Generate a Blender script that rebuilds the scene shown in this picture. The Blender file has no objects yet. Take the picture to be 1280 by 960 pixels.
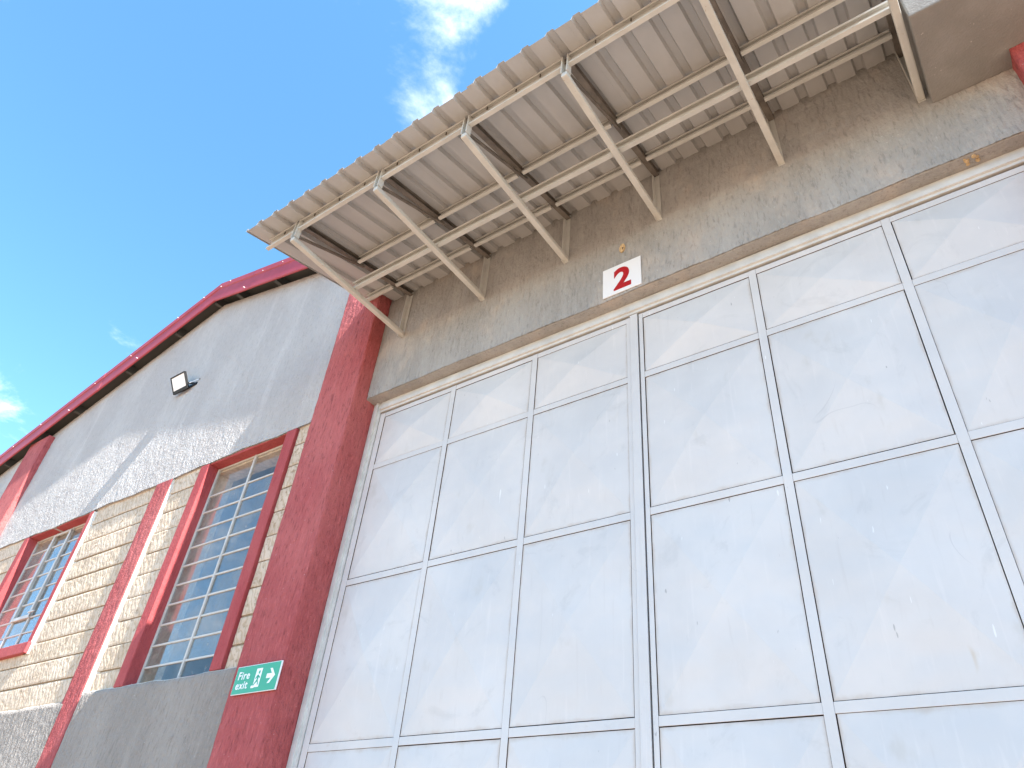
import bpy, bmesh, math, random
import numpy as np
from mathutils import Vector, Matrix
random.seed(7)
scene = bpy.context.scene
COL = scene.collection

# ------------------------------------------------------------------ camera
cam_d = bpy.data.cameras.new('camera')
cam = bpy.data.objects.new('camera', cam_d); COL.objects.link(cam)
cam_d.sensor_fit = 'HORIZONTAL'; cam_d.sensor_width = 36.0
cam_d.lens = 36.0 * 903.73 / 1280.0
cam_d.clip_start = 0.05; cam_d.clip_end = 6000
R_ = Vector((0.81372938, 0.57554639, 0.08118406)); U_ = Vector((0.30218679, -0.538221, 0.78676635)); F_ = Vector((-0.4965155, 0.61568215, 0.61188876))
cam.matrix_world = Matrix(((R_.x, U_.x, -F_.x, 0.0), (R_.y, U_.y, -F_.y, -4.0), (R_.z, U_.z, -F_.z, 1.6), (0, 0, 0, 1)))
scene.camera = cam

# ------------------------------------------------------------------ light: grazing sun, high and from the right
LX, LY, LZ = -8.5, 1.0, -11.0                    # the way the sunlight travels
ldir = Vector((LX, LY, LZ)).normalized()
SUN_EL = math.asin(-ldir.z); SUN_AZ = math.atan2(-ldir.x, -ldir.y)     # azimuth from +Y towards +X
sun_d = bpy.data.lights.new('sun', 'SUN'); sun = bpy.data.objects.new('sun', sun_d); COL.objects.link(sun)
sun_d.energy = 5.0; sun_d.angle = math.radians(0.53); sun_d.color = (1.0, 0.965, 0.91)
sun.rotation_euler = ldir.to_track_quat('-Z', 'Y').to_euler()
sun.location = (12, -8, 20)

scene.view_settings.view_transform = 'Standard'
scene.view_settings.look = 'None'
scene.view_settings.gamma = 1.0
scene.view_settings.use_curve_mapping = False
scene.view_settings.exposure = 1.93
scene.cycles.max_bounces = 7; scene.cycles.diffuse_bounces = 3; scene.cycles.glossy_bounces = 2

world = bpy.data.worlds.new('World'); scene.world = world; world.use_nodes = True
wn = world.node_tree; wn.nodes.clear()
def wnode(t, **k):
    n = wn.nodes.new(t)
    for a, b in k.items(): setattr(n, a, b)
    return n
w_out = wnode('ShaderNodeOutputWorld'); w_bg = wnode('ShaderNodeBackground'); w_bg.inputs['Strength'].default_value = 0.13
w_sky = wnode('ShaderNodeTexSky', sky_type='NISHITA', sun_disc=False)
w_sky.sun_elevation = SUN_EL; w_sky.sun_rotation = SUN_AZ
w_sky.altitude = 1700; w_sky.air_density = 1.0; w_sky.dust_density = 0.15; w_sky.ozone_density = 1.0
# thin broken cumulus all over the sky: noise on a flat layer overhead
w_tc = wnode('ShaderNodeTexCoord'); w_sep = wnode('ShaderNodeSeparateXYZ')
wn.links.new(w_tc.outputs['Generated'], w_sep.inputs[0])
w_zc = wnode('ShaderNodeMath', operation='MAXIMUM'); w_zc.inputs[1].default_value = 0.06
wn.links.new(w_sep.outputs['Z'], w_zc.inputs[0])
w_dx = wnode('ShaderNodeMath', operation='DIVIDE'); w_dy = wnode('ShaderNodeMath', operation='DIVIDE')
wn.links.new(w_sep.outputs['X'], w_dx.inputs[0]); wn.links.new(w_zc.outputs[0], w_dx.inputs[1])
wn.links.new(w_sep.outputs['Y'], w_dy.inputs[0]); wn.links.new(w_zc.outputs[0], w_dy.inputs[1])
w_cmb = wnode('ShaderNodeCombineXYZ'); wn.links.new(w_dx.outputs[0], w_cmb.inputs[0]); wn.links.new(w_dy.outputs[0], w_cmb.inputs[1])
CLOUD_OFF = (-25.0632, 24.0113)
w_map = wnode('ShaderNodeMapping'); w_map.inputs['Location'].default_value = (CLOUD_OFF[0], CLOUD_OFF[1], 3.4293)
wn.links.new(w_cmb.outputs[0], w_map.inputs['Vector'])
w_n1 = wnode('ShaderNodeTexNoise'); w_n1.inputs['Scale'].default_value = 2.05; w_n1.inputs['Detail'].default_value = 9; w_n1.inputs['Roughness'].default_value = 0.62; w_n1.inputs['Distortion'].default_value = 0.25
wn.links.new(w_map.outputs[0], w_n1.inputs['Vector'])
w_rmp = wnode('ShaderNodeMapRange', interpolation_type='SMOOTHSTEP'); w_rmp.inputs['From Min'].default_value = 0.585; w_rmp.inputs['From Max'].default_value = 0.84
wn.links.new(w_n1.outputs['Fac'], w_rmp.inputs['Value'])
w_mix = wnode('ShaderNodeMixRGB'); w_mix.inputs['Color2'].default_value = (6.6, 6.7, 6.8, 1)
wn.links.new(w_rmp.outputs[0], w_mix.inputs['Fac']); w_tint = wnode('ShaderNodeHueSaturation'); w_tint.inputs['Hue'].default_value = 0.486; w_tint.inputs['Saturation'].default_value = 1.16; w_tint.inputs['Value'].default_value = 1.04
wn.links.new(w_sky.outputs[0], w_tint.inputs['Color']); wn.links.new(w_tint.outputs[0], w_mix.inputs['Color1'])
wn.links.new(w_mix.outputs[0], w_bg.inputs['Color']); wn.links.new(w_bg.outputs[0], w_out.inputs['Surface'])

# ------------------------------------------------------------------ material helpers
class M:
    def __init__(s, name):
        s.m = bpy.data.materials.new(name); s.m.use_nodes = True; s.t = s.m.node_tree
        s.b = s.t.nodes['Principled BSDF']; s.out = s.t.nodes['Material Output']
    def n(s, ty, props=None, **inp):
        n = s.t.nodes.new('ShaderNode' + ty)
        for k, v in (props or {}).items(): setattr(n, k, v)
        for k, v in inp.items():
            k = k.replace('_', ' ') if k.replace('_', ' ') in n.inputs else k
            s.put(n.inputs[int(k[1:])] if k[0] == 'i' and k[1:].isdigit() else n.inputs[k], v)
        return n
    def put(s, sock, v):
        if isinstance(v, bpy.types.NodeSocket): s.t.links.new(v, sock)
        elif isinstance(v, bpy.types.Node): s.t.links.new(v.outputs[0], sock)
        else: sock.default_value = v
    def set(s, **k):
        for a, v in k.items(): s.put(s.b.inputs[a.replace('_', ' ')], v)
        return s
    def pos(s): return s.n('NewGeometry').outputs['Position']
    def mapv(s, vec, scale=(1, 1, 1), loc=(0, 0, 0)): return s.n('Mapping', Vector=vec, Scale=scale, Location=loc).outputs[0]
    def noise(s, vec, scale, detail=4, rough=0.55, dist=0.0): return s.n('TexNoise', Vector=vec, Scale=scale, Detail=detail, Roughness=rough, Distortion=dist).outputs['Fac']
    def rng(s, v, a, b, c=0.0, d=1.0): return s.n('MapRange', {'interpolation_type': 'SMOOTHSTEP'}, Value=v, From_Min=a, From_Max=b, To_Min=c, To_Max=d).outputs[0]
    def math(s, op, a, b=0.0): return s.n('Math', {'operation': op}, i0=a, i1=b).outputs[0]
    def mix(s, f, a, b, blend='MIX'): return s.n('MixRGB', {'blend_type': blend}, Fac=f, Color1=a, Color2=b).outputs[0]
    def bump(s, h, strength, dist, normal=None):
        n = s.n('Bump', Height=h, Strength=strength, Distance=dist)
        if normal is not None: s.put(n.inputs['Normal'], normal)
        return n.outputs[0]
def c4(r, g, b): return (r, g, b, 1.0)

def plaster(name, col, col2, stain=None, dirt_shade=0.3, grit_d=0.008):
    """painted cement render; its dragged relief is modelled, the material adds paint wear, painted pit shade and fine grit"""
    m = M(name); p = m.pos()
    grit = m.math('ADD', m.noise(m.mapv(p, (1, 1, 0.6)), 75, 2, 0.6), m.math('MULTIPLY', m.noise(m.mapv(p, (1, 1, 0.55), (2.3, 0, 0)), 30, 3, 0.65), 1.6))
    big = m.noise(m.mapv(p, (1, 1, 0.5)), 1.3, 4, 0.6)
    wash = m.noise(m.mapv(p, (2.2, 2.2, 0.25)), 2.0, 4, 0.6)
    c = m.mix(m.rng(big, 0.38, 0.66), c4(*col), c4(*col2))
    c = m.mix(m.rng(wash, 0.52, 0.75, 0, 0.4), c, c4(*[x * 1.22 for x in col2]))
    if stain:
        st = m.noise(m.mapv(p, (1, 1, 0.7), (3.1, 0, 1.7)), 1.7, 5, 0.62)
        c = m.mix(m.rng(st, 0.50, 0.66, 0, 0.65), c, c4(*stain))
    run = m.noise(m.mapv(p, (1, 1, 0.2)), 48, 4, 0.66, 0.4)                 # thin runs of dirt along the trowel strokes, with painted shade of the pits
    c = m.mix(m.rng(run, 0.54, 0.66, 0, dirt_shade), c, c4(*[x * 0.42 for x in col]))
    c = m.mix(m.rng(run, 0.46, 0.34, 0, dirt_shade * 0.6), c, c4(*[min(0.8, x * 1.35) for x in col2]))
    fl = m.noise(p, 46, 2, 0.5)
    c = m.mix(m.rng(fl, 0.735, 0.76, 0, 0.6), c, c4(*[min(0.8, x * 0.5 + 0.36) for x in col2]))
    m.set(Base_Color=c, Roughness=0.88, Normal=m.bump(grit, 0.7, grit_d))
    m.b.inputs['Specular IOR Level'].default_value = 0.25
    return m.m

MAT = {}
MAT['band'] = plaster('grey_render', (0.47, 0.435, 0.41), (0.53, 0.495, 0.465), dirt_shade=0.26, grit_d=0.032)
MAT['beam'] = plaster('grey_beam_render', (0.315, 0.30, 0.28), (0.37, 0.355, 0.335), stain=(0.47, 0.405, 0.35), dirt_shade=0.34)
MAT['dado'] = plaster('grey_dado_render', (0.30, 0.265, 0.235), (0.35, 0.31, 0.275), dirt_shade=0.35, grit_d=0.028)
MAT['red'] = plaster('red_render', (0.375, 0.082, 0.083), (0.45, 0.125, 0.120), dirt_shade=0.58, grit_d=0.016)
MAT['red_smooth'] = plaster('red_trim_render', (0.36, 0.062, 0.066), (0.42, 0.092, 0.092))
MAT['cement'] = plaster('pale_cement', (0.60, 0.56, 0.49), (0.68, 0.64, 0.57))

def mk_concrete():
    m = M('rough_concrete'); p = m.pos()
    a = m.noise(p, 3, 6, 0.6); b = m.noise(p, 60, 4, 0.6); w = m.noise(p, 25, 2, 0.5)
    c = m.mix(m.rng(a, 0.35, 0.7), c4(0.215, 0.205, 0.19), c4(0.265, 0.255, 0.24))
    c = m.mix(m.rng(w, 0.72, 0.76, 0, 0.6), c, c4(0.55, 0.52, 0.47))
    m.set(Base_Color=c, Roughness=0.9, Normal=m.bump(m.math('ADD', b, m.math('MULTIPLY', a, 1.5)), 0.5, 0.012)); return m.m
MAT['concrete'] = mk_concrete()

def mk_stone():
    m = M('quarry_stone'); oi = m.n('ObjectInfo'); rnd = oi.outputs['Random']
    off = m.n('CombineXYZ', X=m.math('MULTIPLY', rnd, 37.0), Y=0.0, Z=m.math('MULTIPLY', rnd, 11.0)).outputs[0]
    p = m.n('VectorMath', {'operation': 'ADD'}, i0=m.pos(), i1=off).outputs[0]
    chis = m.n('TexWave', {'wave_type': 'BANDS', 'bands_direction': 'DIAGONAL'}, Vector=m.mapv(p, (1, 0, 0.6)), Scale=8.0, Distortion=9.0, Detail=3.0, Detail_Scale=1.6).outputs['Fac']
    g = m.noise(p, 45, 5, 0.65); big = m.noise(p, 3.0, 4, 0.6); pit = m.noise(p, 16, 3, 0.6)
    c = m.mix(m.rng(big, 0.3, 0.7), c4(0.50, 0.385, 0.275), c4(0.65, 0.535, 0.41))
    c = m.mix(m.math('MULTIPLY', rnd, 0.45), c, c4(0.68, 0.56, 0.45))
    c = m.mix(m.rng(chis, 0.5, 0.1, 0, 0.45), c, c4(0.36, 0.25, 0.14))
    c = m.mix(m.rng(pit, 0.45, 0.30, 0, 0.7), c, c4(0.27, 0.18, 0.105))
    c = m.mix(m.rng(g, 0.60, 0.75, 0, 0.4), c, c4(0.74, 0.65, 0.50))
    h = m.math('ADD', m.math('MULTIPLY', chis, 0.8), m.math('ADD', m.math('MULTIPLY', g, 0.7), m.math('MULTIPLY', pit, 1.0)))
    m.set(Base_Color=c, Roughness=0.92, Normal=m.bump(h, 0.6, 0.006)); return m.m
MAT['stone'] = mk_stone()
def simple(name, col, rough=0.6, metal=0.0, nscale=0, namp=0.12, bump=0.0, spec=0.5):
    m = M(name)
    if nscale:
        f = m.noise(m.pos(), nscale, 5, 0.6)
        c = m.mix(m.rng(f, 0.3, 0.7), c4(*[x * (1 - namp) for x in col]), c4(*[min(1, x * (1 + namp)) for x in col]))
        m.set(Base_Color=c)
        if bump: m.set(Normal=m.bump(f, bump, 0.01))
    else: m.set(Base_Color=c4(*col))
    m.set(Roughness=rough, Metallic=metal); m.b.inputs['Specular IOR Level'].default_value = spec
    return m.m
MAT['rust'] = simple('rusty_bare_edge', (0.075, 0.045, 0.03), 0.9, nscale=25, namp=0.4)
MAT['chord'] = simple('dark_brown_steel', (0.15, 0.13, 0.11), 0.55, nscale=8, namp=0.25)  # darker brown than the other canopy steel, for top chords and braces
MAT['sheet_top'] = simple('charcoal_sheet_coating', (0.045, 0.055, 0.075), 0.55)
MAT['mortar'] = simple('mortar', (0.30, 0.24, 0.17), 0.95, nscale=30, namp=0.25, bump=0.4)
MAT['reveal'] = simple('bare_inner_stone', (0.72, 0.58, 0.42), 0.9, nscale=14, namp=0.2, bump=0.3)
MAT['inside'] = simple('dim_inner_plaster', (0.45, 0.43, 0.4), 0.9, nscale=3, namp=0.1)
MAT['black'] = simple('black_lamp_housing', (0.012, 0.012, 0.013), 0.5, spec=0.25)
MAT['lens'] = simple('white_lamp_lens', (0.92, 0.92, 0.92), 0.12)
MAT['steel'] = simple('bare_steel', (0.55, 0.55, 0.55), 0.4, 0.9)
MAT['sign_white'] = simple('white_sign_board', (0.80, 0.80, 0.81), 0.4)
MAT['sign_red'] = simple('red_sign_print', (0.42, 0.008, 0.012), 0.4)
MAT['sign_green'] = simple('green_sign_board', (0.035, 0.34, 0.20), 0.4)
MAT['foam'] = simple('dried_filler', (0.55, 0.38, 0.20), 0.9, nscale=60, namp=0.3, bump=0.6)
MAT['dark'] = simple('dark_hole', (0.03, 0.022, 0.016), 0.95)
MAT['screw'] = simple('screw_head', (0.75, 0.72, 0.72), 0.35)
MAT['screw_dark'] = simple('screw_tip', (0.10, 0.08, 0.06), 0.5, 0.6)
MAT['roof'] = simple('roof_sheet_red', (0.33, 0.05, 0.055), 0.5)
MAT['soffit'] = simple('roof_sheet_underside', (0.07, 0.072, 0.066), 0.7)

def mk_cream(name, col, rust=0.5):
    m = M(name); p = m.pos()
    a = m.noise(p, 5, 5, 0.6); b = m.noise(p, 38, 4, 0.65)
    c = m.mix(m.rng(a, 0.3, 0.7), c4(*[x * 0.90 for x in col]), c4(*[x * 1.05 for x in col]))
    c = m.mix(m.rng(b, 0.66, 0.74, 0, rust), c, c4(0.33, 0.22, 0.12))
    m.set(Base_Color=c, Roughness=0.5, Normal=m.bump(b, 0.12, 0.004)); return m.m
MAT['cream'] = mk_cream('cream_painted_steel', (0.53, 0.525, 0.49))
MAT['tube'] = mk_cream('cream_painted_tube', (0.54, 0.53, 0.485), 0.8)
MAT['bars'] = mk_cream('white_painted_window_bar', (0.54, 0.51, 0.465), 0.4)
def mk_sheet():
    m = M('galvanised_roof_sheet'); p = m.pos()
    a = m.noise(m.mapv(p, (1, 0.25, 1)), 6, 5, 0.6); b = m.noise(p, 50, 3, 0.6)
    c = m.mix(m.rng(a, 0.3, 0.7), c4(0.41, 0.41, 0.405), c4(0.45, 0.45, 0.445))
    c = m.mix(m.rng(b, 0.70, 0.82, 0, 0.2), c, c4(0.28, 0.25, 0.21))
    m.set(Base_Color=c, Roughness=0.45); return m.m
MAT['sheet'] = mk_sheet()

def mk_gate(name, frame):
    """white gloss paint on sheet steel: scuffs, drips, long scratches, rust at the welded edges"""
    m = M(name); p = m.pos(); gen = m.n('TexCoord').outputs['Generated']
    big = m.noise(p, 1.1, 5, 0.6); drip = m.noise(m.mapv(p, (9, 9, 0.5)), 3.0, 3, 0.6); fine = m.noise(p, 70, 3, 0.6)
    c = m.mix(m.rng(big, 0.35, 0.68), c4(0.56, 0.545, 0.535), c4(0.62, 0.60, 0.585))
    c = m.mix(m.rng(drip, 0.58, 0.75, 0, 0.28), c, c4(0.69, 0.655, 0.635))
    c = m.mix(m.rng(drip, 0.40, 0.25, 0, 0.22), c, c4(0.48, 0.45, 0.43))
    blot = m.noise(m.mapv(p, (1, 1, 0.6), (5.3, 0, 2.2)), 4.2, 4, 0.6)
    c = m.mix(m.rng(blot, 0.60, 0.74, 0, 0.40), c, c4(0.47, 0.44, 0.395))
    # long curved scratches: contour lines of a slow noise, broken up by another
    sn = m.noise(m.mapv(p, (1, 1, 1), (1.3, 0, 7.9)), 0.9, 2, 0.5, 0.6)
    line = m.rng(m.math('ABSOLUTE', m.math('SUBTRACT', sn, 0.53)), 0.0, 0.0022, 1, 0)
    gate_ = m.rng(m.noise(p, 1.7, 1, 0.5), 0.60, 0.66)
    c = m.mix(m.math('MULTIPLY', m.math('MULTIPLY', line, gate_), 0.3), c, c4(0.36, 0.35, 0.35))
    # short bright nicks
    nk = m.noise(m.mapv(p, (46, 46, 7), (0.7, 0, 0)), 1.0, 1, 0.4)
    c = m.mix(m.rng(nk, 0.79, 0.81, 0, 0.6), c, c4(0.80, 0.80, 0.79))
    nk2 = m.noise(m.mapv(p, (30, 30, 9), (9.7, 0, 4)), 1.0, 2, 0.4)
    c = m.mix(m.rng(nk2, 0.775, 0.80, 0, 0.6), c, c4(0.25, 0.24, 0.24))
    rs = m.noise(m.mapv(p, (6, 6, 1.6), (3.3, 0, 8.1)), 1.0, 3, 0.55)
    c = m.mix(m.rng(rs, 0.735, 0.80, 0, 0.55), c, c4(0.47, 0.36, 0.22))
    sc = m.noise(m.mapv(p, (1, 1, 1), (0.4, 0, 6.6)), 2.6, 6, 0.72, 1.2)
    c = m.mix(m.rng(sc, 0.56, 0.70, 0, 0.30), c, c4(0.44, 0.43, 0.42))
    if not frame:
        s = m.n('SeparateXYZ', Vector=gen)
        ex = m.math('ABSOLUTE', m.math('SUBTRACT', s.outputs['X'], 0.5)); ez = m.math('ABSOLUTE', m.math('SUBTRACT', s.outputs['Z'], 0.5))
        e = m.math('MAXIMUM', ex, ez)
        en = m.math('ADD', e, m.math('MULTIPLY', m.math('SUBTRACT', m.noise(p, 6, 4, 0.6), 0.5), 0.07))
        c = m.mix(m.rng(en, 0.478, 0.512, 0, 0.55), c, c4(0.42, 0.33, 0.25))
    else:
        r = m.noise(p, 7, 6, 0.7)
        c = m.mix(m.rng(r, 0.62, 0.74, 0, 0.35), c, c4(0.45, 0.36, 0.28))
    h = m.math('ADD', m.math('MULTIPLY', m.noise(p, 2.4, 2, 0.5), 3.0), m.math('MULTIPLY', fine, 0.02))
    m.set(Base_Color=c, Roughness=m.rng(big, 0.3, 0.7, 0.46, 0.6), Normal=m.bump(h, 0.6, 0.016)); return m.m
MAT['panel'] = mk_gate('white_gate_panel_paint', False)
MAT['gframe'] = mk_gate('white_gate_frame_paint', True)
MAT['jamb'] = simple('grey_white_gate_jamb', (0.56, 0.55, 0.52), 0.5, nscale=6, namp=0.1)
def mk_barge():
    m = M('red_flashing'); p = m.pos()
    a = m.noise(p, 4, 4, 0.6)
    c = m.mix(m.rng(a, 0.3, 0.7), c4(0.31, 0.030, 0.042), c4(0.37, 0.042, 0.056))
    m.set(Base_Color=c, Roughness=0.55); return m.m
MAT['barge'] = mk_barge()
def mk_glass():
    m = M('window_glass'); p = m.pos()
    ge = m.n('NewGeometry')
    cs = m.math('ABSOLUTE', m.n('VectorMath', {'operation': 'DOT_PRODUCT'}, i0=ge.outputs['Incoming'], i1=ge.outputs['True Normal']).outputs['Value'])
    fr = m.math('ADD', 0.06, m.math('MULTIPLY', 0.94, m.math('POWER', m.math('SUBTRACT', 1.0, cs), 5.0)))     # both faces of the pane
    wav = m.bump(m.noise(p, 1.6, 2, 0.5), 0.06, 0.02)
    gl = m.n('BsdfGlossy', Color=c4(0.95, 0.97, 1.0), Roughness=0.02, Normal=wav)
    tr = m.n('BsdfTransparent', Color=c4(0.92, 0.94, 0.94))
    mx = m.n('MixShader', Fac=fr); m.put(mx.inputs[1], tr.outputs[0]); m.put(mx.inputs[2], gl.outputs[0])
    # dried splashes of paint and putty
    dust = m.rng(m.noise(p, 2.2, 5, 0.65), 0.35, 0.75, 0.05, 0.26)
    sp = m.math('MAXIMUM', dust, m.rng(m.noise(p, 11, 5, 0.7), 0.64, 0.72, 0, 0.6))
    df = m.n('BsdfDiffuse', Color=c4(0.50, 0.47, 0.42))
    mx2 = m.n('MixShader', Fac=sp); m.put(mx2.inputs[1], mx.outputs[0]); m.put(mx2.inputs[2], df.outputs[0])
    m.t.links.new(mx2.outputs[0], m.out.inputs['Surface']); return m.m
MAT['glass'] = mk_glass()
def mk_ground():
    m = M('sandy_yard'); p = m.pos()
    a = m.noise(p, 0.25, 6, 0.6); b = m.noise(p, 9, 5, 0.65)
    c = m.mix(m.rng(a, 0.35, 0.65), c4(0.25, 0.17, 0.115), c4(0.30, 0.21, 0.14))
    c = m.mix(m.rng(b, 0.55, 0.8, 0, 0.4), c, c4(0.20, 0.13, 0.085))
    m.set(Base_Color=c, Roughness=0.95, Normal=m.bump(b, 0.5, 0.03)); return m.m
MAT['ground'] = mk_ground()

# ------------------------------------------------------------------ geometry helpers (world coordinates in, origin at the piece's own centre)
WORLD_ORG = {}
def link(o, parent=None, org=(0, 0, 0)):
    COL.objects.link(o); WORLD_ORG[o.name] = Vector(org)
    if parent is not None:
        o.parent = parent; o.location = Vector(org) - WORLD_ORG[parent.name]
    else: o.location = org
    return o
def empty(name, org, label, cat, group=None):
    o = bpy.data.objects.new(name, None); o.empty_display_size = 0.2
    o['label'] = label; o['category'] = cat
    if group: o['group'] = group
    return link(o, None, org)
class MB:
    def __init__(s): s.v = []; s.f = []
    def quad_mesh(s, vs, fs):
        k = len(s.v); s.v += [tuple(v) for v in vs]; s.f += [tuple(i + k for i in f) for f in fs]; return s
    def box(s, x0, x1, y0, y1, z0, z1, zf=None):
        """zf(x): height added along x, for things that follow the roof slope"""
        g = zf or (lambda x: 0.0)
        v = [(x, y, z + g(x)) for z in (z0, z1) for y in (y0, y1) for x in (x0, x1)]
        return s.quad_mesh(v, [(0, 2, 3, 1), (4, 5, 7, 6), (0, 1, 5, 4), (2, 6, 7, 3), (0, 4, 6, 2), (1, 3, 7, 5)])
    def prism(s, prof, a, b, U, V):
        """closed profile [(u,v)] swept from point a to point b"""
        a, b, U, V = Vector(a), Vector(b), Vector(U), Vector(V); n = len(prof)
        vs = [a + U * u + V * v for u, v in prof] + [b + U * u + V * v for u, v in prof]
        fs = [(i, (i + 1) % n, n + (i + 1) % n, n + i) for i in range(n)] + [tuple(range(n))[::-1], tuple(range(n, 2 * n))]
        return s.quad_mesh(vs, fs)
    def poly(s, pts, y0, y1):
        """outline in x,z given thickness between y0 (front) and y1"""
        n = len(pts)
        return s.quad_mesh([(x, y0, z) for x, z in pts] + [(x, y1, z) for x, z in pts],
                           [tuple(range(n)), tuple(range(n, 2 * n))[::-1]] + [(i, n + i, n + (i + 1) % n, (i + 1) % n) for i in range(n)])
    def build(s, name, mat, parent=None, bevel=0.0, smooth=False, org=None, recalc=True, sides=None):
        xs, ys, zs = zip(*s.v)
        if org is None: org = ((min(xs) + max(xs)) / 2, (min(ys) + max(ys)) / 2, (min(zs) + max(zs)) / 2)
        me = bpy.data.meshes.new(name)
        me.from_pydata([(x - org[0], y - org[1], z - org[2]) for x, y, z in s.v], [], s.f)
        bm = bmesh.new(); bm.from_mesh(me)
        if recalc: bmesh.ops.recalc_face_normals(bm, faces=bm.faces)
        if bevel: bmesh.ops.bevel(bm, geom=list(bm.edges), offset=bevel, segments=1 if bevel < 0.006 else 2, affect='EDGES', profile=0.6, clamp_overlap=True)
        bm.to_mesh(me); bm.free()
        me.materials.append(MAT[mat])
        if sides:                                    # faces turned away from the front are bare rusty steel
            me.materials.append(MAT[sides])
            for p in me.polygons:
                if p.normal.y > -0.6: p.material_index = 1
        if smooth:
            for p in me.polygons: p.use_smooth = True
        o = bpy.data.objects.new(name, me)
        return link(o, parent, org)
def C_prof(h, d, lip=0.018, t=0.004):
    """lipped C channel; u = depth (opening towards -u), v = height, web at u = 0"""
    return [(0, 0), (-d, 0), (-d, lip), (-d + t, lip), (-d + t, t), (-t, t), (-t, h - t), (-d + t, h - t), (-d + t, h - lip), (-d, h - lip), (-d, h), (0, h)]
def wob(x, k=1.0, s=0.0): return k * (0.010 * math.sin(2.3 * x + s) + 0.007 * math.sin(6.1 * x + 1.3 * s + 1) + 0.004 * math.sin(14.7 * x + s))

# ------------------------------------------------------------------ dragged render: dense sheets with real relief
_rs = np.random.RandomState(11); _tab = _rs.rand(256, 256)
def vnoise(u, v):
    iu = np.floor(u).astype(int); iv = np.floor(v).astype(int); fu = u - iu; fv = v - iv
    fu = fu * fu * (3 - 2 * fu); fv = fv * fv * (3 - 2 * fv)
    a = _tab[iu % 256, iv % 256]; b = _tab[(iu + 1) % 256, iv % 256]; c = _tab[iu % 256, (iv + 1) % 256]; d = _tab[(iu + 1) % 256, (iv + 1) % 256]
    return a + (b - a) * fu + (c - a) * fv + (a - b - c + d) * fu * fv
def relief(x, z, amp):
    """plaster thrown on and dragged down: a skin with long torn pits"""
    w = vnoise(x * 3.1 + 7, z * 2.3) * 0.05
    n1 = vnoise((x + w) * 44 + 3, z * 10 + 60); n2 = vnoise((x + w) * 95 + 40, z * 26 + 9); n3 = vnoise(x * 190, z * 85)
    big = vnoise(x * 2.2 + 50, z * 1.4 + 20) + 0.5 * vnoise(x * 5.3, z * 3.7 + 33)
    tear = np.clip((n1 * 0.62 + n2 * 0.38 - 0.40) / 0.22, 0, 1)
    return amp * (tear * 0.9 + n3 * 0.25 + n2 * 0.3 - 0.9) + 0.7 * amp * (big - 0.75)
def sheet(name, parent, mat, xs, zlo, zhi, nz, frame, amp, fade=True):
    """grid over xs (along) and between zlo(x), zhi(x); frame(x, z, h) gives the points, h = relief out of the wall"""
    X = np.repeat(xs[:, None], nz + 1, 1); T = np.linspace(0, 1, nz + 1)[None, :]
    Z = zlo[:, None] * (1 - T) + zhi[:, None] * T
    H = relief(X, Z, amp)
    P = frame(X, Z, H); n, k = X.shape
    v = np.stack([np.broadcast_to(q, X.shape) for q in P], -1).reshape(-1, 3)
    i, j = np.meshgrid(np.arange(n - 1), np.arange(k - 1), indexing='ij'); a = (i * k + j).ravel()
    f = np.stack([a, a + k, a + k + 1, a + 1], -1)
    org = v.mean(0)
    me = bpy.data.meshes.new(name); me.vertices.add(len(v)); me.vertices.foreach_set('co', (v - org).astype(np.float32).ravel())
    me.loops.add(f.size); me.loops.foreach_set('vertex_index', f.astype(np.int32).ravel())
    me.polygons.add(len(f)); me.polygons.foreach_set('loop_start', np.arange(0, f.size, 4, dtype=np.int32))
    me.update(calc_edges=True); me.materials.append(MAT[mat])
    return link(bpy.data.objects.new(name, me), parent, tuple(org))
def wobv(x, k=1.0, s=0.0): return k * (0.010 * np.sin(2.3 * x + s) + 0.007 * np.sin(6.1 * x + 1.3 * s + 1) + 0.004 * np.sin(14.7 * x + s))

# ------------------------------------------------------------------ ground
g = MB().quad_mesh([(-2500, -2500, 0), (2500, -2500, 0), (2500, 2500, 0), (-2500, 2500, 0)], [(0, 1, 2, 3)]).build('ground', 'ground', recalc=False)
g['kind'] = 'structure'

# ------------------------------------------------------------------ warehouse
RIDGE_X, RB, RT, SLOPE = -9.34, 9.446, 9.839, 0.235
def roof_b(x): return RB - SLOPE * abs(x - RIDGE_X)
WALL_Y = -0.10
house = empty('warehouse', (-6, 0, 0), 'grey rendered warehouse with red pilasters, beige stone courses and red gable flashing', 'building')

# upper rendered band of the gable (wavy lower edge where the render stops above the stones)
def band_piece(x0, x1, zb=6.018, n=46):
    xs = [x0 + (x1 - x0) * i / n for i in range(n + 1)]
    if x0 < RIDGE_X < x1: xs = sorted(xs + [RIDGE_X])
    low = [(x, zb + wob(x)) for x in xs]; top = [(x, roof_b(x) + 0.05) for x in xs]
    m = MB()
    k = len(xs)
    v = [(x, WALL_Y + 0.012, z) for x, z in low] + [(x, WALL_Y + 0.012, z) for x, z in top] + [(x, 0.30, z) for x, z in low] + [(x, 0.30, z) for x, z in top]
    f = []
    for i in range(k - 1):
        f += [(i, i + 1, k + i + 1, k + i), (2 * k + i + 1, 2 * k + i, 3 * k + i, 3 * k + i + 1), (i + 1, i, 2 * k + i, 2 * k + i + 1), (k + i, k + i + 1, 3 * k + i + 1, 3 * k + i)]
    f += [(0, k, 3 * k, 2 * k), (k - 1, 3 * k - 1, 4 * k - 1, 2 * k - 1)]
    return m.quad_mesh(v, f)
gw = band_piece(-18.0, -5.10, n=90).build('gable_wall', 'band', house)
xs = np.concatenate([np.arange(-18, -14.6, 0.05), np.arange(-14.6, -5.6, 0.0125)])
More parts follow.
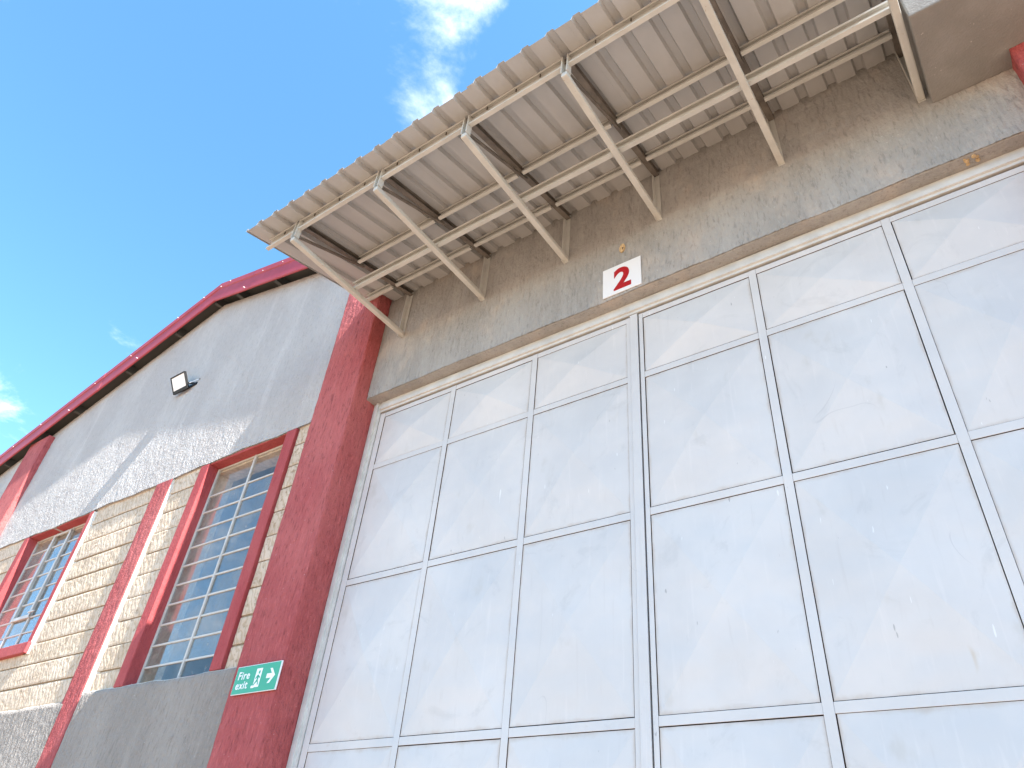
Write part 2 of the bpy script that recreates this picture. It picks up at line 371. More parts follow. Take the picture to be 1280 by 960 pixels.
sheet('render_coat', gw, 'band', xs, 6.018 + wobv(xs), RB - SLOPE * np.abs(xs - RIDGE_X) + 0.05, 210, lambda X, Z, H: (X, WALL_Y - 0.004 - H, Z), 0.0029)

# mortar bed behind the stones, left open at the windows
WIN = [(-7.98, -7.81, -6.353, -6.178, 3.36), (-12.596, -12.436, -10.624, -10.524, 4.003)]     # outer left, inner left, inner right, outer right, bottom
mb = MB()
for x0, x1, z0, z1 in ((-6.26, -5.10, 0, 6.0), (-10.58, -7.90, 0, 6.0), (-18, -12.52, 0, 6.0), (-7.90, -6.26, 0, 3.34), (-12.52, -10.58, 0, 4.01)):
    mb.box(x0, x1, -0.052, 0.29, z0, z1)
stonewall = mb.build('stone_wall', 'mortar', house)

J = [6.055 - 0.2755 * i for i in range(11)]
def stone(x0, x1, z0, z1):
    gx, gz = 0.005, 0.009
    x0 += gx; x1 -= gx; z0 += gz * random.uniform(0.4, 1.5); z1 -= gz * random.uniform(0.4, 1.5)
    nx = max(4, min(60, int((x1 - x0) / 0.028))); nz = 14; so = random.uniform(0, 90)
    X, Z = np.meshgrid(np.linspace(x0, x1, nx + 1), np.linspace(z0, z1, nz + 1))
    cx = X + so; ang = 0.55 + 0.3 * math.sin(so); U = cx * math.cos(ang) + Z * math.sin(ang); W = -cx * math.sin(ang) + Z * math.cos(ang)
    fan = vnoise(U * 3 + 4, W * 3) * 0.22
    h = 0.5 * (0.0060 * vnoise((U + fan) * 24, (W + fan) * 5) + 0.004 * vnoise(cx * 9, Z * 11 + so) + 0.003 * vnoise(cx * 41, Z * 47) + 0.006 * vnoise(cx * 2.1, Z * 3.5))
    ed = np.minimum(np.minimum(X - x0, x1 - X) / 0.01, np.minimum(Z - z0, z1 - Z) / 0.010); ed = np.clip(ed, 0, 1)
    Y = -0.064 - h * (0.6 + 0.4 * ed) - 0.002 * ed + random.uniform(-0.004, 0.003)
    v = [tuple(q) for q in np.stack([X, Y, Z], -1).reshape(-1, 3)]; f = []
    W_ = nx + 1
    for j in range(nz):
        for i in range(nx): f.append((j * W_ + i, j * W_ + i + 1, (j + 1) * W_ + i + 1, (j + 1) * W_ + i))
    ring = list(range(W_)) + [j * W_ + nx for j in range(1, nz + 1)] + [nz * W_ + i for i in range(nx - 1, -1, -1)] + [j * W_ for j in range(nz - 1, 0, -1)]
    k = len(v)
    for r in ring: v.append((v[r][0], -0.03, v[r][2]))
    n = len(ring)
    for a in range(n): f.append((ring[a], k + a, k + (a + 1) % n, ring[(a + 1) % n]))
    MB().quad_mesh(v, f).build('stone', 'stone', stonewall, recalc=False)
for i in range(10):
    zt, zb = J[i], J[i + 1]
    stone(-6.17, -5.60, zb, zt)
    stone(-8.62, -7.985, zb, zt)
    q_ = -16.2 + random.uniform(-0.5, 0.5); stone(-17.98, q_, zb, zt); stone(q_, -14.50, zb, zt)
    if zb > 4.1:
        stone(-10.52, -8.92, zb, zt)
        stone(-13.85, -12.60, zb, zt)
    else:
        b = -11.25 + random.uniform(-0.15, 0.15)
        stone(-13.85, b, zb, zt); stone(b, -8.92, zb, zt)

# render below the stones
def dado(x0, x1, zt, y, seed, step):
    n = 40; xs = [x0 + (x1 - x0) * i / n for i in range(n + 1)]; k = n + 1
    zz = lambda x: zt + wob(x, 0.7, seed)
    v = [(x, y + 0.01, 0) for x in xs] + [(x, y + 0.01, zz(x) - 0.022) for x in xs] + [(x, y + 0.022, zz(x)) for x in xs] + [(x, -0.03, zz(x) + 0.004) for x in xs]
    f = []
    for r in range(3):
        for i in range(n): f.append((r * k + i, r * k + i + 1, (r + 1) * k + i + 1, (r + 1) * k + i))
    f += [(0, k, 2 * k, 3 * k), (4 * k - 1, 3 * k - 1, 2 * k - 1, k - 1)]
    d = MB().quad_mesh(v, f).build('dado_wall', 'cement', house)
    xv = np.arange(max(x0, -12.5), x1 + 1e-6, step); top = zt + wobv(xv, 0.7, seed) - 0.010
    sheet('render_coat', d, 'dado', xv, top * 0 + 1.9, top, 130, lambda X, Z, H: (X, y - 0.004 - H + 0.012 * np.clip((Z - top[:, None] + 0.03) / 0.03, 0, 1), Z), 0.0035)
dado(-8.55, -5.55, 3.358, -0.115, 1.0, 0.0125)
dado(-18, -8.90, 3.31, -0.105, 2.0, 0.014)

# pilasters
def pilaster(x0, x1, yf, z1, label, yb=0.28, step=0.0125, nz=420, z0=0.0, zskin=1.9, amp=0.0034, lean=0.0):
    """solid core with a rendered coat wrapped round its left side, front and right side"""
    d = 0.010
    core = MB(); core.box(x0 + d, x1 - d, yf + d + abs(lean), yb, z0, z1 - 0.01)
    core = core.build('pilaster', 'red', house); core['label'] = label
    a = np.arange(0, yb - yf, step * 2); b = np.arange(0, x1 - x0 + 1e-6, step)
    s_ = np.concatenate([-a[::-1][:-1], b, (x1 - x0) + a[1:]])          # developed length
    wd = x1 - x0
    def frame(X, Z, H):
        left = X < 0; right = X > wd
        rough = 0.004 * (vnoise(Z * 4.0 + x0, Z * 0 + 2) - 0.5)
        px = np.where(left, x0 - H, np.where(right, x1 + H, x0 + X)) + np.where(np.abs(X - wd) < .02, rough, 0) + np.where(np.abs(X) < .02, rough, 0)
        py = np.where(left, yf - X, np.where(right, yf + (X - wd), yf - H)) - np.where(X < wd + .2, lean * (Z - 5.2) / 2.6, 0)
        return px, py, Z
    sheet('render_coat', core, 'red', s_, s_ * 0 + zskin, s_ * 0 + z1, nz, frame, amp)
    return core
pilaster(-5.645, -5.04, -0.30, 8.45, 'broad red pilaster at the left of the gate', lean=0.012)
pilaster(-8.947, -8.595, -0.107, 6.012, 'slim red pilaster between the two windows', nz=240)
pilaster(-14.51, -13.776, -0.20, 8.30, 'red pilaster at the far left of the gable', step=0.03, nz=150)
pilaster(0.985, 1.60, -0.30, 6.615, 'red pilaster at the right of the gate', step=0.03, nz=150)
# cement smeared into the corner beside the slim pilaster and the sunlit window
def fillet(x0, x0b, zlo, zhi, w0, w1, y):
    n = 60; v = []; f = []
    for i in range(n + 1):
        t = i / n; z = zlo + (zhi - zlo) * t; xa = x0b + (x0 - x0b) * t; w = w0 + (w1 - w0) * t + 0.010 * random.uniform(-1, 1)
        v += [(xa, y, z), (xa + w * 0.25, y + 0.012, z), (xa + w, -0.052, z), (xa, -0.03, z)]
    for i in range(n):
        for a in range(3): f.append((4 * i + a, 4 * i + a + 1, 4 * i + a + 5, 4 * i + a + 4))
    f += [(0, 3, 2, 1), (4 * n, 4 * n + 1, 4 * n + 2, 4 * n + 3)]
    MB().quad_mesh(v, f).build('cement_fillet', 'cement', house)
fillet(-8.592, -8.592, 3.34, 6.0, 0.115, 0.035, -0.098)
fillet(-10.522, -10.522, 4.0, 6.0, 0.10, 0.05, -0.10)

# wall over the gate, the lintel face stands 14 cm in front of the gate
def lintel():
    n = 60; x0, x1 = -5.05, 3.2; xs = [x0 + (x1 - x0) * i / n for i in range(n + 1)]; k = n + 1
    zb = lambda x: 5.975 + wob(x, 0.45, 4)
    rows = [[(x, 0.28, zb(x)) for x in xs], [(x, -0.124, zb(x)) for x in xs], [(x, -0.130, zb(x) + 0.008) for x in xs], [(x, -0.130, 8.35) for x in xs], [(x, 0.28, 8.35) for x in xs]]
    v = [q for r in rows for q in r]; f = []
    for r in range(4):
        for i in range(n): f.append((r * k + i, r * k + i + 1, (r + 1) * k + i + 1, (r + 1) * k + i))
    f += [tuple(r * k for r in range(5)), tuple(r * k + n for r in range(5))[::-1]]
    o = MB().quad_mesh(v, f).build('lintel_wall', 'beam', house)
    xv = np.arange(-5.03, 1.3, 0.009)
    sheet('render_coat', o, 'beam', xv, 5.978 + wobv(xv, 0.45, 4), xv * 0 + 7.6, 170, lambda X, Z, H: (X, -0.139 - H, Z), 0.0050)
lintel()
MB().box(1.55, 3.2, -0.14, 0.28, 0, 5.97).build('jamb_wall', 'beam', house)
# concrete ledge jutting out over the right end of the gate
MB().box(0.49, 3.2, -0.875, -0.135, 6.617, 7.9).build('concrete_ledge', 'concrete', house, bevel=0.012)
# shell that closes the building behind
sh = MB(); sh.quad_mesh([(-18, .31, 0), (3.2, .31, 0), (3.2, 14, 0), (-18, 14, 0), (-18, .31, 7.0), (3.2, .31, 7.0), (3.2, 14, 7.0), (-18, 14, 7.0)],
    [(3, 2, 6, 7), (0, 3, 7, 4), (2, 1, 5, 6), (4, 7, 6, 5)])
sh.build('inner_shell', 'inside', house, recalc=False)
MB().box(-18, 3.2, 0.32, 13.9, 0.01, 0.03).build('inner_floor', 'inside', house)

# small marks on the lintel wall
m = MB(); pts = [(-2.02 + 0.028 * math.cos(a) * (1.3 if 0.6 < a < 1.6 else 1), 6.54 + 0.05 * math.sin(a + .2)) for a in [i * math.pi / 6 for i in range(12)]]
m.poly(pts, -0.152, -0.139).build('filler_patch', 'foam', house)
MB().prism([(0.008 * math.cos(i * math.pi / 4), 0.008 * math.sin(i * math.pi / 4)) for i in range(8)], (-2.012, -0.154, 6.532), (-2.012, -0.14, 6.532), (1, 0, 0), (0, 0, 1)).build('drill_hole', 'dark', house)

# roof and flashing
roof = MB()
for xa, xb in ((-18.2, RIDGE_X), (RIDGE_X, -4.95)):
    roof.box(xa, xb, -0.235, 13.5, 0.20, 0.235, zf=roof_b)
roof = roof.build('roof', 'soffit', house)
BY = -0.282
def barge(xa, xb, proud=0.0):
    prof = [(0.016, -0.002), (0.0, 0.0), (-0.010, 0.012), (-0.010, 0.030), (0.0, 0.040), (0.0, 0.275), (-0.014, 0.288), (-0.014, 0.388), (0.0, 0.400), (0.30, 0.405), (0.30, 0.396), (0.008, 0.388), (0.008, 0.012), (0.016, 0.008)]
    a = Vector((xa, BY - proud, roof_b(xa))); b = Vector((xb, BY - proud, roof_b(xb)))
    return MB().prism(prof, a, b, (0, 1, 0), (0, 0, 1)).build('barge_flashing', 'barge', roof)
for xa, xb, pr in ((-18.2, -15.35, 0), (-15.40, -12.35, 0.004), (-12.40, RIDGE_X, 0.0), (RIDGE_X, -8.28, 0.0), (-8.34, -4.95, 0.004)): barge(xa, xb, pr)
for x in (-15.1, -14.25, -13.2, -12.6, -11.6, -11.3, -10.4, -9.75, -9.30, -9.05, -8.5, -8.1, -7.6, -7.0, -6.5):
    z = roof_b(x) + random.choice((0.30, 0.335, 0.36))
    if x in (-13.2, -11.3, -8.5): z = roof_b(x) + 0.06
    MB().prism([(0.008 * math.cos(i * math.pi / 3), 0.008 * math.sin(i * math.pi / 3)) for i in range(6)], (x, BY - 0.028, z), (x, BY + 0.002, z), (1, 0, 0), (0, 0, 1)).build('screw', 'screw', roof)
for x in (-17.3, -16.3, -15.32, -14.2, -13.15, -11.68, -10.39, -9.42, -8.80, -7.77, -6.6, -5.6):
    MB().prism(C_prof(0.145, 0.065, 0.02, 0.005), (x + 0.03, -0.225, roof_b(x) + 0.052), (x + 0.03, 2.0, roof_b(x) + 0.052), (1, 0, 0), (0, 0, 1)).build('purlin', 'soffit', roof)

# ---- windows
def window(spec, cols, rails, casement=None, sill=False):
    ol, il, ir, orr, zb = spec; zt = 6.012; yf, yg = -0.104, 0.05
    m = MB()
    zl = zb + (0.14 if sill else 0.0)
    m.box(ol, il, yf, yg + 0.014, zb, zt); m.box(ir, orr, yf, yg + 0.014, zb, zt)          # jambs, standing proud of the stones
    m.box(il, ir, -0.085, yg + 0.014, zt - 0.012, zt + 0.06)                                # head
    if sill: m.box(ol - 0.02, orr + 0.02, yf - 0.03, yg + 0.014, zb, zl)
    else: m.box(il, ir, -0.05, yg + 0.014, zb - 0.05, zb + 0.012); zl = zb + 0.012
    w = m.build('window', 'red_smooth', house, bevel=0.008)
    # bare stone reveal inside the glass
    r = MB(); d0, d1 = yg + 0.016, 0.285
    r.box(il - 0.10, il, d0, d1, zl, zt); r.box(ir, ir + 0.1, d0, d1, zl, zt); r.box(il - 0.1, ir + 0.1, d0, d1, zt - 0.06, zt + 0.1); r.box(il - 0.1, ir + 0.1, d0, d1, zl - 0.1, zl)
    r.build('inner_reveal', 'reveal', w)
    bw = 0.013
    xs = [il + 0.012] + cols + [ir - 0.012]; zs = [zl + 0.012] + rails + [zt - 0.024]
    for x in xs: MB().box(x - (bw if x not in cols else 0.016), x + (bw if x not in cols else 0.016), yg - 0.016, yg + 0.012, zl, zt - 0.013).build('glazing_bar', 'bars', w, bevel=0.003)
    for z in rails + [zs[0], zs[-1]]: MB().box(il, ir, yg - 0.010, yg + 0.010, z - 0.011, z + 0.011).build('glazing_bar', 'bars', w, bevel=0.003)
    if casement:
        xa, xb, za, zc = casement
        for bx in ((xa - .024, xa + .024, za, zc), (xb - .024, xb + .024, za, zc)): MB().box(bx[0], bx[1], yg - 0.036, yg - 0.017, bx[2], bx[3]).build('casement_bar', 'bars', w, bevel=0.003)
        MB().box(xa - .024, xb + .024, yg - 0.038, yg - 0.017, za - .024, za + .024).build('casement_bar', 'bars', w, bevel=0.003)
        MB().box(xa - .024, xb + .024, yg - 0.038, yg - 0.017, zc - .02, zc + .01).build('casement_bar', 'bars', w, bevel=0.003)
        MB().box(xb + .03, xb + .20, yg - 0.07, yg - 0.05, za + .03, za + .05).build('casement_stay', 'bars', w, bevel=0.003)
    for i in range(len(xs) - 1):
        for j in range(len(zs) - 1):
            t = random.uniform(-0.0006, 0.0006); u = random.uniform(-0.0006, 0.0006)
            x0, x1, z0, z1 = xs[i] + .004, xs[i + 1] - .004, zs[j] + .003, zs[j + 1] - .003
            MB().quad_mesh([(x0, yg + 0.002 + t, z0), (x1, yg + 0.002 - t, z0), (x1, yg + 0.002 - t + u, z1), (x0, yg + 0.002 + t + u, z1)], [(0, 1, 2, 3)]).build('pane', 'glass', w, recalc=False)
    return w
w1 = window(WIN[0], [-7.072], [5.61 - 0.226 * k for k in range(10)]); w1['label'] = 'tall red-framed window beside the broad pilaster'
w2 = window(WIN[1], [-11.82, -11.348], [5.76 - 0.226 * k for k in range(8)], casement=(-11.82, -11.348, 4.64, 5.95), sill=True); w2['label'] = 'sunlit red-framed window with a projecting sill'

# ---- steel frame round the gate opening
GX0, GX1, GT = -5.04, 0.985, 5.972
MB().prism([(0, 0), (0.045, 0), (0.045, -0.018), (0.075, -0.018), (0.075, 0.006), (0.110, 0.006), (0.110, 0.08), (0, 0.08)], (GX0 + 0.003, -0.012, 0), (GX0 + 0.003, -0.012, GT), (1, 0, 0), (0, 1, 0)).build('gate_jamb', 'jamb', house)
MB().prism([(0, 0), (-0.045, 0), (-0.045, -0.018), (-0.075, -0.018), (-0.075, 0.006), (-0.110, 0.006), (-0.110, 0.08), (0, 0.08)], (GX1 - 0.003, -0.012, 0), (GX1 - 0.003, -0.012, GT), (1, 0, 0), (0, 1, 0)).build('gate_jamb', 'jamb', house)
MB().prism([(0, 0), (0, -0.055), (-0.014, -0.060), (-0.014, -0.100), (0.004, -0.104), (0.004, -0.128), (0.08, -0.128), (0.08, 0)], (GX0 + 0.115, -0.014, GT), (GX1 - 0.115, -0.014, GT), (0, 1, 0), (0, 0, 1)).build('gate_head', 'jamb', house)

# ------------------------------------------------------------------ gate leaves
ZR = [5.172, 3.986, 2.664, 1.36]; RW = 0.028; GTOP = 5.826; GBOT = 0.06
def leaf(x0, x1, mids, inner_l, inner_r, label):
    L = empty('gate_leaf', ((x0 + x1) / 2, 0, GBOT), label, 'gate', 'leaves of the white double gate')
    d = 0.045
    st = [(x0, inner_l)] + [(x - 0.028, x + 0.028) for x in mids] + [(inner_r, x1)]
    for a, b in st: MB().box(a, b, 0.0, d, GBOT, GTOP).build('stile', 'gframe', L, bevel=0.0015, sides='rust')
    zr = [(GTOP - 0.052, GTOP)] + [(z - RW, z + RW) for z in ZR] + [(GBOT, GBOT + 0.06)]
    for i in range(len(st) - 1):
        a, b = st[i][1], st[i + 1][0]
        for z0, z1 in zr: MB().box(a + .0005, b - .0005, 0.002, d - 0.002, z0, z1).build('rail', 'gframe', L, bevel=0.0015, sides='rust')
        for j in range(len(zr) - 1):
            z1, z0 = zr[j][0], zr[j + 1][1]
            g_ = [random.choice((0.0022, 0.0035, 0.005, 0.0065)) for _ in range(4)]
            xa, xb, za, zb = a + g_[0], b - g_[1], z0 + g_[2], z1 - g_[3]
            ap = -0.042 + random.uniform(-0.01, 0.008); e = 0.006
            cx, cz = (xa + xb) / 2 + random.uniform(-.02, .02), (za + zb) / 2 + random.uniform(-.03, .03)
            v = [(xa, e, za), (xb, e, za), (xb, e, zb), (xa, e, zb), (cx, ap, cz), (xa, 0.03, za), (xb, 0.03, za), (xb, 0.03, zb), (xa, 0.03, zb)]
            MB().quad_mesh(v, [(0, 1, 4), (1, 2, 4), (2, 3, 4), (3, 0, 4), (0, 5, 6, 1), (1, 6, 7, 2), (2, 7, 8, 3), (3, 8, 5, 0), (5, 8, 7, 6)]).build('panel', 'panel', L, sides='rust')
    return L
la = leaf(-4.918, -2.006, [-3.939, -2.993], -4.850, -2.071, 'left leaf of the tall white steel gate, beside the broad red pilaster')
lb = leaf(-1.957, 0.862, [-0.996, -0.043], -1.923, 0.795, 'right leaf of the tall white steel gate, below the concrete ledge')
MB().box(-2.034, -1.966, -0.010, -0.001, GBOT, GTOP + 0.01).build('cover_strip', 'gframe', la, bevel=0.002)
MB().box(-2.004, -1.97, 0.0, 0.04, GBOT, GTOP).build('closing_strip', 'gframe', la)

# ------------------------------------------------------------------ canopy
ZS0, SS = 7.38, 0.245
def sheet_z(y): return ZS0 + SS * (y + 0.14)
can = empty('canopy', (-2.2, -0.14, 6.7), 'sloping corrugated metal canopy on cream steel brackets over the gate', 'canopy')
SX0, SX1, SYF = -5.235, 0.47, -1.91
P_, r0 = 0.2255, -5.029
def sheet_profile(x0, x1):
    pts = [(x0, 0.0)]; k = math.floor((x0 - r0) / P_) - 1
    while True:
        c = r0 + k * P_; k += 1
        if c - 0.04 > x1: break
        for dx, dz in ((-0.043, 0.0), (-0.027, 0.042), (0.027, 0.042), (0.043, 0.0)):
            if x0 < c + dx < x1: pts.append((c + dx, dz))
    pts.append((x1, 0.0)); return sorted(pts)
nsheet = 6; wS = P_ * 4; xa = SX0
k = 0
while xa < SX1 - 0.05:
    xb = min(SX1, r0 + P_ * (4 * k + 4) - P_ / 2 + 0.03); k += 1
    pr = sheet_profile(xa, xb); yf = SYF - random.uniform(0, 0.018) - 0.004 * k; lift = 0.0010 * (k % 2); t = 0.0008
    n = len(pr); v = []
    for y, zz in ((yf, 0), (-0.128, 0), (yf, t), (-0.128, t)):
        for x, z in pr: v.append((x, y, sheet_z(y) + z + zz + lift))
    f = []
    for i in range(n - 1):
        f += [(i, i + 1, n + i + 1, n + i), (2 * n + i, 3 * n + i, 3 * n + i + 1, 2 * n + i + 1), (i, 2 * n + i, 2 * n + i + 1, i + 1)]
    o_ = MB().quad_mesh(v, f).build('roofing_sheet', 'sheet', can, recalc=False); o_.data.materials.append(MAT['sheet_top'])
    for q, p_ in enumerate(o_.data.polygons): p_.material_index = 1 if q % 3 == 1 else 0
    xa = xb - 0.028
BX = [-4.70, -3.60, -2.612, -1.655, -0.585, 0.44]
tube_w = 0.027
for x in BX:
    br = MB().box(x - tube_w, x + tube_w, -1.715, -0.139, 6.70, 6.752).build('bracket', 'tube', can, bevel=0.011, smooth=False)
    # top chord: channel lying on its side right below the sheet
    a = Vector((x, -0.145, sheet_z(-0.145) - 0.066)); b = Vector((x, -1.69, sheet_z(-1.69) - 0.066))
    MB().prism([(-0.022, 0), (0.030, 0), (0.030, 0.006), (-0.016, 0.006), (-0.016, 0.052), (0.030, 0.052), (0.030, 0.058), (-0.022, 0.058)], a, b, (1, 0, 0), (0, 0, 1)).build('top_chord', 'chord', br)
    MB().prism([(-0.025, 0), (0.025, 0), (0.025, -0.006), (-0.019, -0.006), (-0.019, -0.05), (-0.025, -0.05)], (x, -0.1395, 6.69), (x, -0.1395, sheet_z(-0.15) - 0.01), (1, 0, 0), (0, 1, 0)).build('wall_post', 'cream', br)
    MB().prism([(-0.030, 0), (-0.030, -0.055), (-0.020, -0.055), (-0.020, -0.010), (0.020, -0.010), (0.020, -0.055), (0.030, -0.055), (0.030, 0)], (x, -1.665, 6.753), (x, -1.665, sheet_z(-1.7) - 0.012), (1, 0, 0), (0, 1, 0)).build('front_plate', 'cream', br)
    MB().prism([(-0.006, -0.012), (0.016, -0.012), (0.016, 0.012), (-0.006, 0.012)], (x, -1.66, 6.80), (x, -0.86, sheet_z(-0.86) - 0.08), (1, 0, 0), (0, 0, 1)).build('brace', 'chord', br)
seg = [(-5.15, BX[0])] + [(BX[i], BX[i + 1]) for i in range(5)]
def purl(xa, xb, y, h, d, ztop, name='purlin'):
    return MB().prism(C_prof(h, d, 0.022, 0.004), (xa, y, ztop - h), (xb, y, ztop - h), (0, 1, 0), (0, 0, 1)).build(name, 'cream', can)
for i, (xa, xb) in enumerate(seg):
    e = 0.031
    o_ = purl(xa + (0 if i == 0 else e), xb - e, -1.675, 0.140, 0.036, sheet_z(-1.70) - 0.004)
    for q in range(3):
        sx = xa + (xb - xa) * (0.22 + 0.28 * q) + random.uniform(-.04, .04); zz = sheet_z(-1.70) - 0.075
        if i > 0 or q == 1: MB().prism([(0.006 * math.cos(j * math.pi / 3), 0.006 * math.sin(j * math.pi / 3)) for j in range(6)], (sx, -1.70, sheet_z(-1.7) - 0.03), (sx, -1.70, zz + .01), (1, 0, 0), (0, 1, 0)).build('screw', 'screw_dark', o_)
    if i > 0: purl(xa + e, xb - 0.024, -0.94, 0.09, 0.034, sheet_z(-0.98) - 0.003)
    purl(xa + (0.02 if i == 0 else e), xb - 0.024, -0.395, 0.085, 0.034, sheet_z(-0.435) - 0.003)
for i in range(5):
    purl(BX[i] + (0.0 if i else -0.03), BX[i + 1] - 0.0, -0.875, 0.105, 0.04, 6.862, 'tie_beam')

# ------------------------------------------------------------------ signs
def text_mesh(txt, size, off, name, mat, parent, org, sx=1.0):
    cu = bpy.data.curves.new(name, 'FONT'); cu.body = txt; cu.size = size; cu.offset = off; cu.space_character = 1.12; cu.extrude = 0.0008; cu.align_x = 'CENTER'; cu.align_y = 'CENTER'; cu.resolution_u = 6
    tmp = bpy.data.objects.new('tmp', cu); COL.objects.link(tmp)
    dg = bpy.context.evaluated_depsgraph_get(); me = bpy.data.meshes.new_from_object(tmp.evaluated_get(dg))
    bpy.data.objects.remove(tmp); 
    xs = [v.co.x for v in me.vertices]; ys = [v.co.y for v in me.vertices]; cx, cy = (min(xs) + max(xs)) / 2, (min(ys) + max(ys)) / 2
    for v in me.vertices: v.co = Vector(((v.co.x - cx) * sx, -v.co.z, v.co.y - cy))
    me.materials.clear(); me.materials.append(MAT[mat])
    return link(bpy.data.objects.new(name, me), parent, org)
# the number plate over the gate
ns = empty('number_sign', (-2.028, -0.145, 6.003), 'square white plate with a red number 2 above the gate', 'sign')
MB().box(-2.211, -1.846, -0.151, -0.1425, 6.003, 6.342).build('plate', 'sign_white', ns, bevel=0.001)
text_mesh('2', 0.335, 0.012, 'digit', 'sign_red', ns, (-2.022, -0.1525, 6.168), 0.98)
# the fire exit sign on the pilaster
fs = empty('fire_exit_sign', (-5.30, -0.30, 3.026), 'green fire exit sign with arrow at the foot of the broad pilaster', 'sign')
FX0, FX1, FZ0, FZ1, FY = -5.583, -5.022, 3.026, 3.249, -0.312
MB().box(FX0, FX1, FY, FY + 0.010, FZ0, FZ1).build('board', 'sign_white', fs)
MB().box(FX0 + .003, FX1 - .009, FY - 0.0012, FY - 0.0002, FZ0 + .004, FZ1 - .004).build('green_face', 'sign_green', fs)
YT = FY - 0.0024
def S(u, v): return (FX0 + (FX1 - FX0) * u, FZ0 + (FZ1 - FZ0) * v)
text_mesh('Fire', 0.088, 0.0014, 'lettering', 'sign_white', fs, (S(0.205, 0.66)[0], YT, S(0, 0.66)[1]))
text_mesh('exit', 0.088, 0.0014, 'lettering', 'sign_white', fs, (S(0.205, 0.31)[0], YT, S(0, 0.31)[1]))
MB().poly([S(a, b) for a, b in ((0.47, 0.18), (0.60, 0.18), (0.60, 0.84), (0.47, 0.84))], YT, YT + 0.001).build('doorway', 'sign_white', fs)
man = MB(); ym = YT - 0.0012
for pts in (((0.515, 0.60), (0.545, 0.62), (0.56, 0.44), (0.525, 0.40)),                                   # trunk
            ((0.525, 0.44), (0.556, 0.42), (0.582, 0.27), (0.566, 0.24), (0.548, 0.36)),                     # leg forward
            ((0.522, 0.43), (0.545, 0.38), (0.505, 0.30), (0.482, 0.22), (0.472, 0.26), (0.492, 0.34)),      # leg back
            ((0.54, 0.61), (0.588, 0.52), (0.580, 0.48), (0.538, 0.55)),                                     # arm
            ((0.518, 0.60), (0.484, 0.50), (0.494, 0.46), (0.528, 0.55))):
    man.poly([S(a, b) for a, b in pts], ym, ym + 0.001)
hx, hz = S(0.548, 0.70)
man.poly([(hx + 0.011 * math.cos(i * math.pi / 6), hz + 0.014 * math.sin(i * math.pi / 6)) for i in range(12)], ym, ym + 0.001)
man.build('running_figure', 'sign_green', fs)
MB().poly([S(a, b) for a, b in ((0.435, 0.16), (0.50, 0.16), (0.515, 0.30), (0.47, 0.26), (0.43, 0.24))], YT - 0.0006, YT + 0.0004).build('floor_mark', 'sign_white', fs)
MB().poly([S(a, b) for a, b in ((0.73, 0.44), (0.835, 0.44), (0.775, 0.26), (0.825, 0.26), (0.915, 0.52), (0.825, 0.78), (0.775, 0.78), (0.835, 0.60), (0.73, 0.60))], YT, YT + 0.001).build('arrow', 'sign_white', fs)

# ------------------------------------------------------------------ floodlight on the gable
fl = empty('floodlight', (-9.376, WALL_Y, 7.75), 'black framed floodlight with white lens high on the gable', 'floodlight')
T0 = Vector((-9.376, -0.30, 7.910)); dn = Vector((0, 0.144, -0.222)); dn_n = dn.normalized(); nrm = Vector((0, -dn_n.z * -1, 0))
nrm = Vector((0, dn_n.z, -dn_n.y))            # out of the lens: forwards and down
def fbox(u0, u1, v0, v1, w0, w1):
    m = MB(); vs = [T0 + Vector((u, 0, 0)) + dn_n * v + nrm * w for w in (w0, w1) for v in (v0, v1) for u in (u0, u1)]
    return m.quad_mesh(vs, [(0, 2, 3, 1), (4, 5, 7, 6), (0, 1, 5, 4), (2, 6, 7, 3), (0, 4, 6, 2), (1, 3, 7, 5)])
hw, hh = 0.18, dn.length
fbox(-hw, hw, 0, hh, -0.026, 0.0).build('housing', 'black', fl, bevel=0.005)
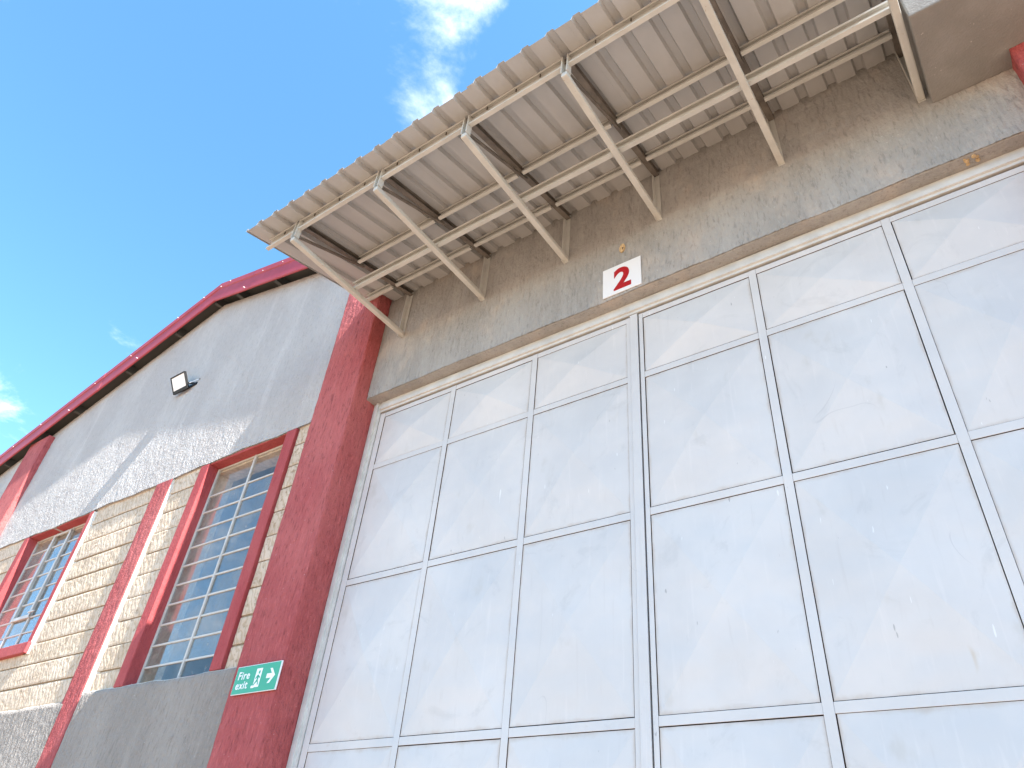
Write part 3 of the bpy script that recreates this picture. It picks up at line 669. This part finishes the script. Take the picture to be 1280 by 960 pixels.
for a in ((-hw, hw, 0, 0.02), (-hw, hw, hh - 0.045, hh), (-hw, -hw + 0.02, 0.02, hh - 0.045), (hw - 0.02, hw, 0.02, hh - 0.045)): fbox(*a, 0.0005, 0.012).build('rim', 'black', fl)
fbox(-hw + 0.021, hw - 0.021, 0.021, hh - 0.046, 0.001, 0.006).build('lens', 'lens', fl)
for i in range(7): fbox(-hw + .04 + i * .044, -hw + .046 + i * .044, 0.03, hh - 0.03, -0.042, -0.027).build('cooling_fin', 'black', fl)
mid = T0 + dn_n * (hh * 0.75) - nrm * 0.03
hexa = [(0.007 * math.cos(i * math.pi / 3), 0.007 * math.sin(i * math.pi / 3)) for i in range(6)]
flat = [(-0.004, -0.017), (0.004, -0.017), (0.004, 0.017), (-0.004, 0.017)]
for sx, wx in ((-hw - 0.006, -0.05), (hw + 0.006, 0.27)):                      # forked arm, bolted to the wall a little to the right
    MB().prism(flat, (T0.x + sx, mid.y - 0.02, mid.z), (T0.x + wx, WALL_Y - 0.008, mid.z + 0.01), (1, 0, 0), (0, 0, 1)).build('side_arm', 'black', fl)
MB().box(T0.x - 0.06, T0.x + 0.29, WALL_Y - 0.018, WALL_Y + 0.002, mid.z - 0.012, mid.z + 0.030).build('wall_bracket', 'black', fl)
ca = [T0 + Vector((0.10, 0.075, -0.10)), T0 + Vector((0.20, 0.12, -0.15)), Vector((T0.x + 0.31, WALL_Y - 0.02, mid.z + 0.07)), Vector((T0.x + 0.33, WALL_Y + 0.004, mid.z + 0.085))]
for a, b in zip(ca[:-1], ca[1:]): MB().prism(hexa, a, b, (1, 0, 0), (0, 0, 1)).build('cable', 'black' if b is not ca[2] else 'sign_white', fl)
# crumbs of filler left under the lintel above the right leaf
cr = MB()
for k in range(9):
    x, y, z, r = 0.545 + random.uniform(-.045, .045), -0.075 + random.uniform(-.03, .02), 5.972, random.uniform(0.008, 0.016)
    cr.prism([(r * math.cos(i * math.pi / 3), r * math.sin(i * math.pi / 3)) for i in range(6)], (x, y, z + 0.01), (x + random.uniform(-.004, .004), y, z - r), (1, 0, 0), (0, 1, 0))
cr.build('filler_crumb', 'foam', house)
